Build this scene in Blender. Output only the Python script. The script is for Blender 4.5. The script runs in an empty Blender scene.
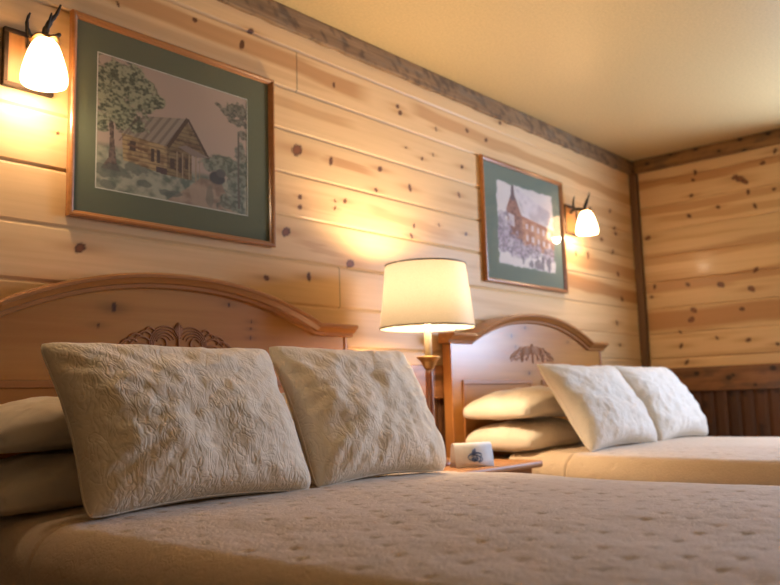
import bpy, bmesh, math, random
import numpy as np
from mathutils import Vector, Matrix
C = bpy.context.scene.collection
PI = math.pi
rnd = random.Random(7)

# ------------------------------------------------------------------ helpers
def link(name, me, mat=None, parent=None, smooth=True, loc=(0, 0, 0)):
    o = bpy.data.objects.new(name, me)
    C.objects.link(o)
    o.location = loc
    if mat is not None: me.materials.append(mat)
    if smooth:
        me.polygons.foreach_set('use_smooth', [True] * len(me.polygons))
    if parent is not None: o.parent = parent
    return o

def thing(name, label, cat, loc=(0, 0, 0), group=None):
    o = bpy.data.objects.new(name, None)
    o.empty_display_size = .05
    C.objects.link(o); o.location = loc
    o['label'] = label; o['category'] = cat
    if group: o['group'] = group
    return o

def tag(o, label, cat, group=None):
    o['label'] = label; o['category'] = cat
    if group: o['group'] = group
    return o

def structure(o):
    o['kind'] = 'structure'; return o

def pydata(verts, faces, name='m'):
    me = bpy.data.meshes.new(name)
    me.from_pydata(verts, [], faces); me.update()
    return me

def bm_mesh(bm, name='m'):
    bmesh.ops.recalc_face_normals(bm, faces=bm.faces)
    me = bpy.data.meshes.new(name); bm.to_mesh(me); bm.free()
    return me

def add_box(bm, lo, hi, bev=0.0, seg=2):
    x0, y0, z0 = lo; x1, y1, z1 = hi
    vs = [bm.verts.new(p) for p in ((x0,y0,z0),(x1,y0,z0),(x1,y1,z0),(x0,y1,z0),(x0,y0,z1),(x1,y0,z1),(x1,y1,z1),(x0,y1,z1))]
    fs = [bm.faces.new([vs[i] for i in f]) for f in ((0,3,2,1),(4,5,6,7),(0,1,5,4),(1,2,6,5),(2,3,7,6),(3,0,4,7))]
    if bev:
        es = set()
        for f in fs: es.update(f.edges)
        bmesh.ops.bevel(bm, geom=list(es), offset=bev, segments=seg, profile=.5, affect='EDGES')

def box(name, lo, hi, mat, parent=None, bev=.002, loc=(0,0,0), smooth=False):
    bm = bmesh.new(); add_box(bm, lo, hi, bev)
    return link(name, bm_mesh(bm), mat, parent, smooth, loc)

def add_tube(bm, pts, radii, n=10, flat=1.0):
    pts = [Vector(p) for p in pts]
    rings = []
    up0 = Vector((0, 1, 0))
    for i, p in enumerate(pts):
        d = (pts[min(i+1, len(pts)-1)] - pts[max(i-1, 0)]).normalized()
        a = d.cross(up0)
        if a.length < .05: a = d.cross(Vector((1, 0, 0)))
        a.normalize(); b = d.cross(a).normalized()
        r = radii[i] if hasattr(radii, '__len__') else radii
        rings.append([bm.verts.new(p + a*math.cos(t)*r + b*math.sin(t)*r*flat) for t in [2*PI*k/n for k in range(n)]])
    for i in range(len(rings)-1):
        for k in range(n):
            bm.faces.new((rings[i][k], rings[i][(k+1)%n], rings[i+1][(k+1)%n], rings[i+1][k]))
    bm.faces.new(rings[0][::-1]); bm.faces.new(rings[-1])

def add_lathe(bm, prof, n=40, c=(0, 0), cap=True):
    rings = []
    for r, z in prof:
        rings.append([bm.verts.new((c[0]+r*math.cos(2*PI*k/n), c[1]+r*math.sin(2*PI*k/n), z)) for k in range(n)])
    for i in range(len(rings)-1):
        for k in range(n):
            bm.faces.new((rings[i][k], rings[i][(k+1)%n], rings[i+1][(k+1)%n], rings[i+1][k]))
    if cap:
        bm.faces.new(rings[0][::-1]); bm.faces.new(rings[-1])

def lathe(name, prof, mat, parent=None, n=40, c=(0,0), cap=True, loc=(0,0,0)):
    bm = bmesh.new(); add_lathe(bm, prof, n, c, cap)
    return link(name, bm_mesh(bm), mat, parent, True, loc)

def grid_mesh(P, keep=None):
    """P: (ny,nx,3) array -> mesh of quads"""
    ny, nx = P.shape[:2]
    idx = np.arange(ny*nx).reshape(ny, nx)
    q = np.stack([idx[:-1,:-1], idx[:-1,1:], idx[1:,1:], idx[1:,:-1]], -1)
    if keep is not None: q = q[keep]
    q = q.reshape(-1, 4)
    me = bpy.data.meshes.new('g')
    me.vertices.add(ny*nx); me.vertices.foreach_set('co', P.reshape(-1).astype(np.float32))
    me.loops.add(q.size); me.loops.foreach_set('vertex_index', q.reshape(-1).astype(np.int32))
    me.polygons.add(len(q)); me.polygons.foreach_set('loop_start', np.arange(0, q.size, 4, dtype=np.int32))
    me.update(calc_edges=True); me.validate()
    return me

def set_col(me, rgb):
    a = me.color_attributes.new('tint', 'FLOAT_COLOR', 'POINT')
    col = np.ones((len(me.vertices), 4), np.float32); col[:, :3] = rgb.reshape(-1, 3)
    a.data.foreach_set('color', col.reshape(-1))

# value noise ---------------------------------------------------------------
def vnoise(x, y, seed=0):
    T = np.random.RandomState(seed).rand(256, 256)
    xi = np.floor(x).astype(int); yi = np.floor(y).astype(int)
    fx = x-xi; fy = y-yi
    fx = fx*fx*(3-2*fx); fy = fy*fy*(3-2*fy)
    a = T[xi & 255, yi & 255]; b = T[(xi+1) & 255, yi & 255]
    c = T[xi & 255, (yi+1) & 255]; d = T[(xi+1) & 255, (yi+1) & 255]
    return (a*(1-fx)+b*fx)*(1-fy)+(c*(1-fx)+d*fx)*fy
def fbm(x, y, seed=0, o=4):
    s = 0; a = .5
    for i in range(o):
        s = s+a*vnoise(x*2**i, y*2**i, seed+i); a *= .5
    return s/(1-.5**o)
def sstep(a, b, x):
    t = np.clip((x-a)/(b-a), 0, 1); return t*t*(3-2*t)

# ------------------------------------------------------------------ materials
def newmat(name):
    m = bpy.data.materials.new(name); m.use_nodes = True
    nt = m.node_tree; b = nt.nodes['Principled BSDF']
    return m, nt, b
def mixcol(nt, fac, a, b, mode='MIX'):
    n = nt.nodes.new('ShaderNodeMix'); n.data_type = 'RGBA'; n.blend_type = mode
    for k, v in ((0, fac), (6, a), (7, b)):
        if hasattr(v, 'links'): nt.links.new(v, n.inputs[k])
        else: n.inputs[k].default_value = v if k == 0 else (*v, 1)[:4]
    return n.outputs[2]
def noise(nt, scale, vec=None, detail=3, rough=.5, dist=0):
    n = nt.nodes.new('ShaderNodeTexNoise'); n.inputs['Scale'].default_value = scale
    n.inputs['Detail'].default_value = detail; n.inputs['Roughness'].default_value = rough
    n.inputs['Distortion'].default_value = dist
    if vec is not None: nt.links.new(vec, n.inputs['Vector'])
    return n.outputs['Fac']
def coords(nt, scale=(1, 1, 1)):
    t = nt.nodes.new('ShaderNodeTexCoord'); m = nt.nodes.new('ShaderNodeMapping')
    m.inputs['Scale'].default_value = scale
    nt.links.new(t.outputs['Object'], m.inputs['Vector'])
    return m.outputs['Vector']
def ramp(nt, src, stops):
    r = nt.nodes.new('ShaderNodeValToRGB'); e = r.color_ramp.elements
    while len(e) < len(stops): e.new(.5)
    for i, (p, c) in enumerate(stops):
        e[i].position = p; e[i].color = (*c, 1) if len(c) == 3 else c
    nt.links.new(src, r.inputs['Fac']); return r.outputs['Color']
def bump(nt, b, h, strength=.3, dist=.002):
    n = nt.nodes.new('ShaderNodeBump'); n.inputs['Strength'].default_value = strength
    n.inputs['Distance'].default_value = dist
    nt.links.new(h, n.inputs['Height']); nt.links.new(n.outputs['Normal'], b.inputs['Normal'])
def math_node(nt, op, a, b=None):
    n = nt.nodes.new('ShaderNodeMath'); n.operation = op
    for k, v in ((0, a), (1, b)):
        if v is None: continue
        if hasattr(v, 'links'): nt.links.new(v, n.inputs[k])
        else: n.inputs[k].default_value = v
    return n.outputs[0]

def wood(name, axis='X', base=None, rough=.35, coat=0.0, var=.22, coatr=.15, gs=1.0, bumps=.12):
    m, nt, b = newmat(name)
    s = {'X': (1.6, 45, 45), 'Y': (45, 1.6, 45), 'Z': (45, 45, 1.6)}[axis]
    v = coords(nt, tuple(q*gs for q in s))
    g = noise(nt, 1.0, v, 5, .6, .4)
    lo = tuple([1-var, 1-var*1.25, 1-var*1.7]); hi = (1+var*.45,)*3
    gr = ramp(nt, g, [(.25, lo), (.75, hi)])
    if base is None:
        a = nt.nodes.new('ShaderNodeVertexColor'); a.layer_name = 'tint'; src = a.outputs['Color']
    else: src = base
    out = mixcol(nt, 1.0, src if base is None else base, gr, 'MULTIPLY')
    nt.links.new(out, b.inputs['Base Color'])
    b.inputs['Roughness'].default_value = rough
    b.inputs['Coat Weight'].default_value = coat; b.inputs['Coat Roughness'].default_value = coatr
    bump(nt, b, g, bumps, .001)
    return m
def plain(name, col, rough=.5, metal=0, bscale=None, bstr=.2, bdist=.001, **kw):
    m, nt, b = newmat(name)
    n = noise(nt, bscale or 30, coords(nt), 3)
    c = ramp(nt, n, [(.3, tuple(x*.9 for x in col)), (.7, tuple(min(1, x*1.06) for x in col))])
    nt.links.new(c, b.inputs['Base Color'])
    b.inputs['Roughness'].default_value = rough; b.inputs['Metallic'].default_value = metal
    for k, v in kw.items(): b.inputs[k.replace('_', ' ')].default_value = v
    if bscale: bump(nt, b, n, bstr, bdist)
    return m
def quilt(name, col, k=14, strength=.8, dist=.006, stretch=(1, 1, 1), dotted=False):
    """matelasse cloth: curling stitched ridges over a fine weave"""
    m, nt, b = newmat(name)
    v = coords(nt, stretch)
    def ridge(scale, dist_, sharp):
        n1 = noise(nt, scale, v, 1.0, .4, dist_)
        q = math_node(nt, 'ABSOLUTE', math_node(nt, 'SUBTRACT', n1, .5))
        return math_node(nt, 'MINIMUM', math_node(nt, 'MULTIPLY', q, sharp), 1.0)
    w = ridge(k, 1.6, 9.0); w2 = ridge(k*1.9, .8, 6.0)
    puff = noise(nt, k*1.3, v, 2, .5, .5)
    fine = noise(nt, 420, v, 2)
    h = math_node(nt, 'ADD', math_node(nt, 'MULTIPLY', w, .5 if not dotted else .25), math_node(nt, 'MULTIPLY', w2, .35))
    h = math_node(nt, 'ADD', h, math_node(nt, 'MULTIPLY', puff, .7))
    h = math_node(nt, 'ADD', h, math_node(nt, 'MULTIPLY', fine, .10))
    bump(nt, b, h, strength, dist)
    c = ramp(nt, w, [(0.0, tuple(x*.96 for x in col)), (.6, col)])
    nt.links.new(c, b.inputs['Base Color'])
    b.inputs['Roughness'].default_value = .85
    b.inputs['Sheen Weight'].default_value = .25; b.inputs['Sheen Roughness'].default_value = .5
    return m
def glow(name, col, emis, strength, transl=.5):
    m, nt, b = newmat(name)
    out = nt.nodes['Material Output']
    t = nt.nodes.new('ShaderNodeBsdfTranslucent'); t.inputs['Color'].default_value = (*col, 1)
    n = noise(nt, 260, coords(nt), 2)
    c = ramp(nt, n, [(.35, tuple(x*.88 for x in col)), (.65, col)])
    nt.links.new(c, b.inputs['Base Color']); nt.links.new(c, t.inputs['Color'])
    b.inputs['Roughness'].default_value = .6
    b.inputs['Emission Color'].default_value = (*emis, 1); b.inputs['Emission Strength'].default_value = strength
    mx = nt.nodes.new('ShaderNodeMixShader'); mx.inputs[0].default_value = transl
    nt.links.new(b.outputs[0], mx.inputs[1]); nt.links.new(t.outputs[0], mx.inputs[2])
    nt.links.new(mx.outputs[0], out.inputs['Surface'])
    return m
def glass(name, refl=1.0):
    m, nt, b = newmat(name)
    out = nt.nodes['Material Output']
    tr = nt.nodes.new('ShaderNodeBsdfTransparent'); gl = nt.nodes.new('ShaderNodeBsdfGlossy')
    gl.inputs['Roughness'].default_value = .02
    fr = nt.nodes.new('ShaderNodeFresnel'); fr.inputs['IOR'].default_value = 1.5
    n = noise(nt, 3, coords(nt), 1); bp = nt.nodes.new('ShaderNodeBump')
    bp.inputs['Strength'].default_value = .02; nt.links.new(n, bp.inputs['Height']); nt.links.new(bp.outputs[0], gl.inputs['Normal'])
    ge = nt.nodes.new('ShaderNodeNewGeometry')
    f = math_node(nt, 'MULTIPLY', math_node(nt, 'MULTIPLY', fr.outputs[0], refl), math_node(nt, 'SUBTRACT', 1.0, ge.outputs['Backfacing']))
    mx = nt.nodes.new('ShaderNodeMixShader'); nt.links.new(f, mx.inputs[0])
    nt.links.new(tr.outputs[0], mx.inputs[1]); nt.links.new(gl.outputs[0], mx.inputs[2])
    nt.links.new(mx.outputs[0], out.inputs['Surface'])
    return m

M_pine_x = wood('knotty_pine_boards', 'X', None, .50, .06, .07, .16)
M_pine_x.node_tree.nodes['Principled BSDF'].inputs['Specular IOR Level'].default_value = .22
M_pine_y = wood('knotty_pine_boards_side', 'Y', None, .46, .12, .07, .14)
M_dark_z = wood('dark_wainscot', 'Z', None, .5, .1, .3)
M_rail = wood('stained_rail', 'X', None, .45, .15, .3)
M_rail_y = wood('stained_rail_side', 'Y', None, .45, .15, .3)
M_crown = wood('rough_sawn_crown', 'X', None, .8, 0, .35, gs=2, bumps=.6)
M_crown_y = wood('crown_side', 'Y', None, .6, .1, .3)
M_post = wood('dark_post', 'Z', (.16, .08, .03), .6, 0, .4)
M_head = wood('honey_pine_headboard', 'X', None, .32, .25, .10, .2)
M_head.node_tree.nodes['Principled BSDF'].inputs['Specular IOR Level'].default_value = .35
M_headm = wood('honey_pine_moulding', 'X', (.42, .175, .048), .32, .35, .16, .25)
M_headz = wood('honey_pine_upright', 'Z', (.42, .175, .048), .35, .35, .16, .25)
M_carve = plain('carved_pine', (.35, .14, .04), .6, 0, 120, .2)
M_frame = wood('oak_frame', 'X', (.40, .17, .055), .3, .4, .25)
M_framez = wood('oak_frame_upright', 'Z', (.40, .17, .055), .3, .4, .25)
M_mat = plain('green_mount_board', (.115, .125, .068), .9, 0, 200, .05)
M_mat2 = plain('blue_green_mount_board', (.155, .195, .15), .9, 0, 200, .05)
M_bevel = plain('mount_bevel', (.55, .52, .42), .8)
M_art, nt_, b_ = newmat('printed_art')
a_ = nt_.nodes.new('ShaderNodeVertexColor'); a_.layer_name = 'tint'
nt_.links.new(a_.outputs[0], b_.inputs['Base Color']); b_.inputs['Roughness'].default_value = .7
M_glass = glass('picture_glass', .8)
M_wglass = glass('window_glass', .6)
M_ceil = plain('textured_ceiling_paint', (.62, .465, .225), .42, 0, 90, .18, .002)
M_carpet = plain('carpet', (.16, .11, .07), .95, 0, 400, .8, .004)
M_wallp = wood('pine_wall_plain', 'X', (.55, .37, .19), .5, .1, .25)
M_white = plain('white_trim_paint', (.7, .66, .58), .4)
M_sham = quilt('cream_matelasse', (.86, .75, .59), 27, .42, .005, (1, .6, .6))
M_spread = quilt('cream_bedspread', (.68, .52, .36), 34, .25, .004)
M_sham2 = quilt('white_matelasse', (.78, .73, .65), 27, .4, .005, (1, .6, .6))
M_pil = plain('cream_pillowcase', (.78, .69, .56), .8, 0, 9, .25, .012, Sheen_Weight=.2)
M_sheet = plain('white_sheet', (.72, .64, .52), .8, 0, 12, .2, .008)
M_tick = plain('mattress_ticking', (.6, .56, .48), .85)
M_shade = glow('linen_lamp_shade', (.31, .265, .205), (1, .55, .2), .0, .17)
M_sconce = glow('frosted_glass_shade', (.85, .75, .6), (1, .70, .42), 7.0, .5)
M_bulb = glow('bulb_glass', (.9, .8, .7), (1, .70, .42), 16.0, .2)
M_bronze = plain('dark_bronze', (.05, .03, .018), .45, .6, 60, .2)
M_plate = wood('sconce_plate_wood', 'Z', (.30, .15, .055), .4, .2, .25)
M_antler = plain('antler_bronze', (.05, .035, .02), .6, .2, 90, .5)
M_brass = plain('aged_brass', (.35, .20, .07), .35, .8)
M_lampwood = wood('lamp_column_wood', 'Z', (.22, .07, .03), .3, .4, .2)
M_candle = plain('ivory_socket_sleeve', (.85, .78, .6), .5)
M_night = wood('nightstand_pine', 'X', (.45, .20, .07), .5, .0, .15)
M_paper = plain('white_card', (.8, .8, .82), .7)
M_ink = plain('blue_ink', (.06, .13, .35), .7)

# ------------------------------------------------------------------ room shell
XL, XR, YF, ZC = -1.5, 5.36, -4.6, 2.41
GRV = [1.02-.1765, 1.02, 1.1865, 1.362, 1.542, 1.716, 1.893, 2.07, 2.247]
STREAK = np.array((.47, .215, .07)); PALE = np.array((.75, .505, .255)); KNOT = np.array((.075, .022, .006))

def paint_boards(X, Z, seed, bands, knots, joints, streaky=1.0):
    """albedo of pine boards: board tone, heartwood streaks, knots with halo, butt joints"""
    rs = np.random.RandomState(seed)
    bi = np.searchsorted(GRV, Z)
    tone = rs.uniform(.90, 1.06, 16)[bi]; warm = rs.uniform(-.05, .09, 16)[bi]
    col = PALE[None]*tone[:, None]
    off = rs.rand(16)[bi]*50
    wv = (vnoise(X*1.3+off, Z*0+bi*3.1, seed)-.5)*.05
    n = fbm(X*.9+off, (Z+wv)*17+off, seed+3, 3)
    st = sstep(.60, .80, n)*.5*streaky
    n2 = fbm(X*2.3+off*2, (Z+wv)*70, seed+9, 3)
    st = st+sstep(.45, .8, n2)*.09+warm
    for pts, w, k in bands:
        px = [p[0] for p in pts]; pz = [p[1] for p in pts]
        o = np.argsort(px); zc = np.interp(X, np.array(px)[o], np.array(pz)[o])+(vnoise(X*5, X*0, seed+5)-.5)*.015
        edge = (vnoise(X*3, Z*90, seed+6)-.5)*.02
        d = np.abs(Z-zc)+edge
        ends = sstep(min(px)-.10, min(px)+.05, X)*(1-sstep(max(px)-.05, max(px)+.12, X))
        st = np.maximum(st, (1-sstep(w*.55, w, d))*ends*k)
    # halo streaks of the knots
    for kx, kz, r in knots:
        m = (np.abs(X-kx) < r*14) & (np.abs(Z-kz) < r*3)
        dx = X[m]-kx; dz = Z[m]-kz
        st[m] = np.maximum(st[m], np.exp(-(dx/(r*6.5))**2-(dz/(r*1.15))**2)*.6)
    st = np.clip(st, 0, 1)[:, None]
    col = col*(1-st)+STREAK[None]*tone[:, None]*st
    for kx, kz, r in knots:
        m = (np.abs(X-kx) < r*3) & (np.abs(Z-kz) < r*3)
        ang = (abs(math.sin(kx*91+kz*57))-.5)*1.4
        dx = X[m]-kx; dz = Z[m]-kz
        a = dx*math.cos(ang)+dz*math.sin(ang); b = -dx*math.sin(ang)+dz*math.cos(ang)
        if math.sin(kx*37) > .2: a, b = a/.62, b/1.15
        else: a, b = a/1.0, b/.72
        q = np.sqrt(a*a+b*b)/(r*1.45)+(vnoise(dx*160+7, dz*160+7, 3)-.5)*.35
        k = (1-sstep(.75, 1.1, q))[:, None]
        core = KNOT*(1+1.6*sstep(.15, .6, 1-q)[:, None]*(1 if r > .014 else .3))
        col[m] = col[m]*(1-k*.93)+core*k*.93
    for jx, zlo, zhi in joints:
        m = (np.abs(X-jx) < .003) & (Z > zlo) & (Z < zhi)
        col[m] *= .35
    return np.clip(col, 0, 1)

HK = [(1.961,2.253,.0118),(2.416,2.159,.0087),(2.838,2.172,.0105),(2.856,2.145,.012),(2.195,1.821,.0230),(2.389,1.814,.0136),(2.701,1.841,.0123),(2.91,1.79,.0133),(2.208,1.627,.0099),(2.207,1.585,.0099),(2.407,1.613,.0068),(2.408,1.644,.0059),(2.469,1.654,.0103),(2.13,1.472,.0178),(3.299,1.823,.0112),(3.335,1.977,.0103),(3.711,2.302,.0111),(3.128,2.13,.008),(3.393,2.184,.0115),(3.566,2.172,.0118),(2.89,1.983,.0057),(3.009,1.953,.0077),(3.096,1.991,.0064),(2.67,1.738,.009),(2.931,1.61,.0085),(3.124,1.642,.0059),(3.346,1.627,.0092),(2.91,1.559,.0103),(2.491,1.383,.0181),(2.028,1.278,.011),(2.25,1.303,.0131),(1.269,1.303,.0152),(1.188,1.659,.0047),(4.992,2.005,.012),(5.047,1.895,.0127),(5.053,1.86,.0137),(4.844,1.793,.0143),(4.49,1.659,.0123),(4.997,1.728,.0132),(4.645,1.668,.0157),(5.049,1.586,.0166),(5.084,1.421,.0166),(4.987,1.256,.0131),(5.01,1.113,.0104),(1.387,2.158,.0068),(1.698,2.209,.0092),(1.916,2.183,.0137)]
RK = [(-.446,2.246,.0133),(-.429,2.198,.0106),(-.954,2.279,.0133),(-.875,2.218,.0133),(-.70,2.163,.016),(-.73,2.144,.0212),(-.76,2.12,.016),(-.772,2.05,.0133),(-.41,2.095,.0117),(-.928,2.039,.0106),(-.384,1.961,.0133),(-.806,1.953,.0133),(-.577,1.987,.0117),(-.09,1.856,.0159),(-.776,1.546,.0143),(-.556,1.478,.0186),(-.742,1.43,.018),(-.34,1.503,.0133),(-.112,1.513,.0127),(-.086,1.446,.0106),(-.367,1.33,.017),(-.347,1.269,.018),(-.674,1.308,.0133),(-.503,1.136,.0096),(-.697,1.11,.0137),(-.264,1.1,.0137),(-.264,1.193,.0085),(-.867,1.073,.0106),(-.294,.99,.0138)]
ST = [([(1.3,2.19),(1.858,2.183),(2.196,2.18),(2.567,2.164)],.045,.72),([(2.975,2.184),(3.7,2.168),(4.351,2.16),(5.4,2.12)],.04,.62),([(2.065,2.0),(2.479,2.004)],.028,.45),([(2.389,1.814),(2.613,1.81)],.022,.7),([(4.293,1.627),(5.4,1.60)],.05,.7),([(4.25,1.49),(5.35,1.44)],.055,.85),([(2.204,1.437),(2.461,1.404)],.02,.4),([(2.639,1.632),(3.2,1.608)],.028,.45),([(2.08,1.6),(2.407,1.606)],.03,.35),([(4.4,1.97),(5.3,1.97)],.04,.4),([(4.7,1.80),(5.36,1.79)],.05,.35)]
SR = [([(-.02,2.232),(-.477,2.216),(-1.3,2.225)],.04,.8),([(-.02,2.035),(-1.3,2.035)],.035,.6),([(-.02,1.69),(-1.3,1.745)],.05,.55),([(-.02,1.50),(-1.3,1.54)],.045,.7),([(-.02,1.275),(-.4,1.28),(-1.3,1.285)],.085,.85),([(-.184,1.967),(-1.3,1.932)],.03,.5)]

def rows_with_grooves(z0, z1, step):
    zs = list(np.arange(z0, z1, step))+[z1]
    dep = {}
    for g in GRV:
        if z0+.01 < g < z1-.01:
            zs = [z for z in zs if abs(z-g) > .0078]
            for dz, d in ((-.0072, 0), (-.0018, .009), (.0018, .009), (.0072, 0)):
                zs.append(g+dz); dep[round(g+dz, 5)] = d
    zs = sorted(zs)
    return np.array(zs), np.array([dep.get(round(z, 5), 0) for z in zs])

def more_knots(n, lo, hi, seed):
    r = random.Random(seed)
    return [(r.uniform(lo, hi), r.uniform(1.0, 2.3), r.uniform(.008, .016)) for _ in range(n)]

# head wall, y = 0, facing -y
zs, dz = rows_with_grooves(.955, ZC, .005)
xs = np.concatenate([np.arange(XL, .8, .03), np.arange(.8, XR+.03, .005)])
Xg, Zg = np.meshgrid(xs, zs)
P = np.stack([Xg, np.repeat(dz[:, None], len(xs), 1), Zg], -1)
me = grid_mesh(P)
set_col(me, paint_boards(Xg.ravel(), Zg.ravel(), 11, ST, HK+more_knots(20, XL, .75, 3), [(2.201,2.07,2.247),(2.427,1.1865,1.362),(3.9,1.893,2.07),(.9,1.716,1.893)], .55))
wall_back = structure(link('wall_back', me, M_pine_x, smooth=False))

# right wall, x = XR, facing -x, with the window opening
WY0, WY1, WZ0, WZ1 = -2.75, -1.32, 1.06, 2.12
ys = np.concatenate([np.arange(YF, WY0, .03), np.arange(WY0, WY1, .03), np.arange(WY1, .0, .005), [0.02]])
zs2, dz2 = rows_with_grooves(.955, ZC, .005)
zs2 = zs2.copy()
for wz in (WZ0, WZ1): zs2[np.argmin(abs(zs2-wz))] = wz
Yg, Zg2 = np.meshgrid(ys, zs2)
P = np.stack([np.repeat(XR+dz2[:, None], len(ys), 1), Yg, Zg2], -1)
yc = (Yg[:-1,:-1]+Yg[:-1,1:])/2; zc = (Zg2[:-1,:-1]+Zg2[1:,:-1])/2
me = grid_mesh(P, ~((yc > WY0) & (yc < WY1) & (zc > WZ0) & (zc < WZ1)))
set_col(me, paint_boards(Yg.ravel(), Zg2.ravel(), 23, SR, RK+more_knots(26, YF, -1.1, 5), [], 1.0))
wall_right = structure(link('wall_right', me, M_pine_y, smooth=False))

def wainscot(name, along, a0, a1, parent, mat, fixed, seed):
    """dark vertical boards below the chair rail"""
    rs = np.random.RandomState(seed)
    us = []; dep = []; bid = []; u = a0; k = 0
    while u < a1:
        w = .083
        for t, d in ((.0, .008), (.006, 0), (w*.35, 0), (w*.65, 0), (w-.006, 0), (w-.0005, .008)):
            us.append(u+t); dep.append(d); bid.append(k)
        u += w; k += 1
    zz = np.linspace(.02, .81, 80)
    U, Z = np.meshgrid(np.array(us), zz)
    D = np.repeat(np.array(dep)[None], len(zz), 0)
    P = np.stack([U, fixed+D, Z], -1) if along == 'x' else np.stack([fixed+D, U, Z], -1)
    me = grid_mesh(P)
    B = np.repeat(np.array(bid)[None], len(zz), 0).ravel()
    tone = rs.uniform(.7, 1.25, k+1)[B]
    n = fbm(U.ravel()*40+B*3, Z.ravel()*2.5+B*7, seed, 3)
    c = np.array((.135, .055, .022))[None]*(tone*(.7+.6*n))[:, None]
    kn = sstep(.80, .88, vnoise(U.ravel()*25, Z.ravel()*14, seed+4))[:, None]
    set_col(me, c*(1-.6*kn))
    return link(name, me, mat, parent, False)
wainscot('wainscot', 'x', XL, XR, wall_back, M_dark_z, 0.0, 4)
wainscot('wainscot', 'y', YF, 0.0, wall_right, M_dark_z, XR, 8)

def painted_bar(name, lo, hi, along, mat, base, seed, marks=.0, knots=(), parent=None, vert=False):
    """a board with a painted front: front grid + a bevelled body joined in one mesh"""
    step = .006
    bm = bmesh.new()
    a0, a1 = (lo[0], hi[0]) if along == 'x' else (lo[1], hi[1])
    n = max(2, int((a1-a0)/step)); m = max(2, int((hi[2]-lo[2])/step))
    us = np.linspace(a0, a1, n); z = np.linspace(lo[2], hi[2], m)
    U, Z = np.meshgrid(us, z)
    # closed profile swept along: back-bottom, front rows, back-top
    wob = (vnoise(us*14, us*0, seed)-.5)*.008*marks
    prof_z = [lo[2]]+list(z)+[hi[2]]
    rows = []
    for i, zz in enumerate(prof_z):
        back = i in (0, len(prof_z)-1)
        if along == 'x': y = np.full(n, hi[1] if back else lo[1]); rows.append(np.stack([us, y, np.full(n, zz)+(wob if zz == lo[2] else 0)], -1))
        else: x = np.full(n, hi[0] if back else lo[0]); rows.append(np.stack([x, us, np.full(n, zz)+(wob if zz == lo[2] else 0)], -1))
    P = np.array(rows)
    me = grid_mesh(P)
    Uf = np.repeat(us[None], len(prof_z), 0).ravel(); Zf = P[..., 2].ravel()
    nn = fbm(Uf*4, Zf*40, seed, 4)
    c = np.array(base)[None]*(.65+.7*nn)[:, None]
    if marks:
        q = sstep(.50, .72, fbm(Uf*34+Zf*30, Zf*28, seed+2, 4))
        c = c*(1-.5*marks*q[:, None])
        q2 = sstep(.55, .75, fbm(Uf*9, Zf*30, seed+7, 3))
        c = c*(1-q2[:, None]*.4)+np.array((.20, .17, .13))*q2[:, None]*.4*marks+c*0
    for kx, kz, r in knots:
        d = np.sqrt(((Uf-kx)/1.2)**2+(Zf-kz)**2)/r
        k = (1-sstep(.7, 1.15, d+(vnoise(Uf*150, Zf*150, 2)-.5)*.4))[:, None]
        c = c*(1-.8*k)
        h = np.exp(-((Uf-kx)/(r*5))**2-((Zf-kz)/(r*1.5))**2)[:, None]
        c = c*(1-.3*h)
    set_col(me, c)
    return structure(link(name, me, mat, parent, False))
painted_bar('trim_1', (XL, -.022, 2.317), (XR, 0, ZC-.001), 'x', M_crown, (.30, .185, .09), 31, 1.0)
rk2 = [(-.13,2.37,.013),(-.30,2.40,.012),(-.471,2.396,.013),(-.62,2.35,.010),(-.757,2.397,.015),(-.778,2.318,.013),(-.93,2.395,.015),(-1.05,2.35,.011)]
painted_bar('trim_2', (XR-.022, YF, 2.317), (XR, -.03, ZC-.001), 'y', M_crown_y, (.30, .16, .055), 32, .25, rk2)
box('trim_3', (XR-.05, -.05, .02), (XR, 0, 2.318), M_post, None, .008)['kind'] = 'structure'
kr = [(rnd.uniform(2.3, 5.3), rnd.uniform(.83, .93), rnd.uniform(.008, .014)) for _ in range(12)]
painted_bar('trim_4', (XL, -.02, .80), (XR-.05, 0, .956), 'x', M_rail, (.30, .135, .052), 33, .2, kr)
painted_bar('trim_5', (XR-.02, YF, .80), (XR, -.05, .956), 'y', M_rail_y, (.30, .135, .052), 34, .25, [(-.362,.914,.016),(-.564,.879,.018),(-.59,.895,.012),(-.833,.928,.018),(-.194,.898,.02),(-.72,.83,.01)])

structure(box('floor', (XL-.05, YF-.05, -.06), (XR+.05, .05, 0), M_carpet, bev=0))
structure(box('ceiling', (XL-.05, YF-.05, ZC), (XR+.05, .05, ZC+.06), M_ceil, bev=0))
structure(box('wall_left', (XL-.06, YF-.05, 0), (XL, .05, ZC), M_wallp, bev=0))
structure(box('wall_front', (XL, YF-.06, 0), (XR+.05, YF, ZC), M_wallp, bev=0))

# window in the right wall (its light reaches the beds)
win = bpy.data.objects.new('window_1', None); C.objects.link(win); structure(win)
bm = bmesh.new()
t = .05
for lo, hi in (((XR-.02, WY0-.07, WZ0-.07), (XR+.10, WY0, WZ1+.07)), ((XR-.02, WY1, WZ0-.07), (XR+.10, WY1+.07, WZ1+.07)),
               ((XR-.02, WY0, WZ1), (XR+.10, WY1, WZ1+.07)), ((XR-.05, WY0, WZ0-.07), (XR+.10, WY1, WZ0))):
    add_box(bm, lo, hi, .004)
link('window_frame', bm_mesh(bm), M_headz, win, False)
bm = bmesh.new()
ym = (WY0+WY1)/2; zm = (WZ0+WZ1)/2
add_box(bm, (XR+.03, ym-.02, WZ0), (XR+.06, ym+.02, WZ1), .003); add_box(bm, (XR+.03, WY0, zm-.02), (XR+.06, WY1, zm+.02), .003)
link('glazing_bar', bm_mesh(bm), M_white, win, False)
box('pane', (XR+.042, WY0, WZ0), (XR+.046, WY1, WZ1), M_wglass, win, 0)

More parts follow.
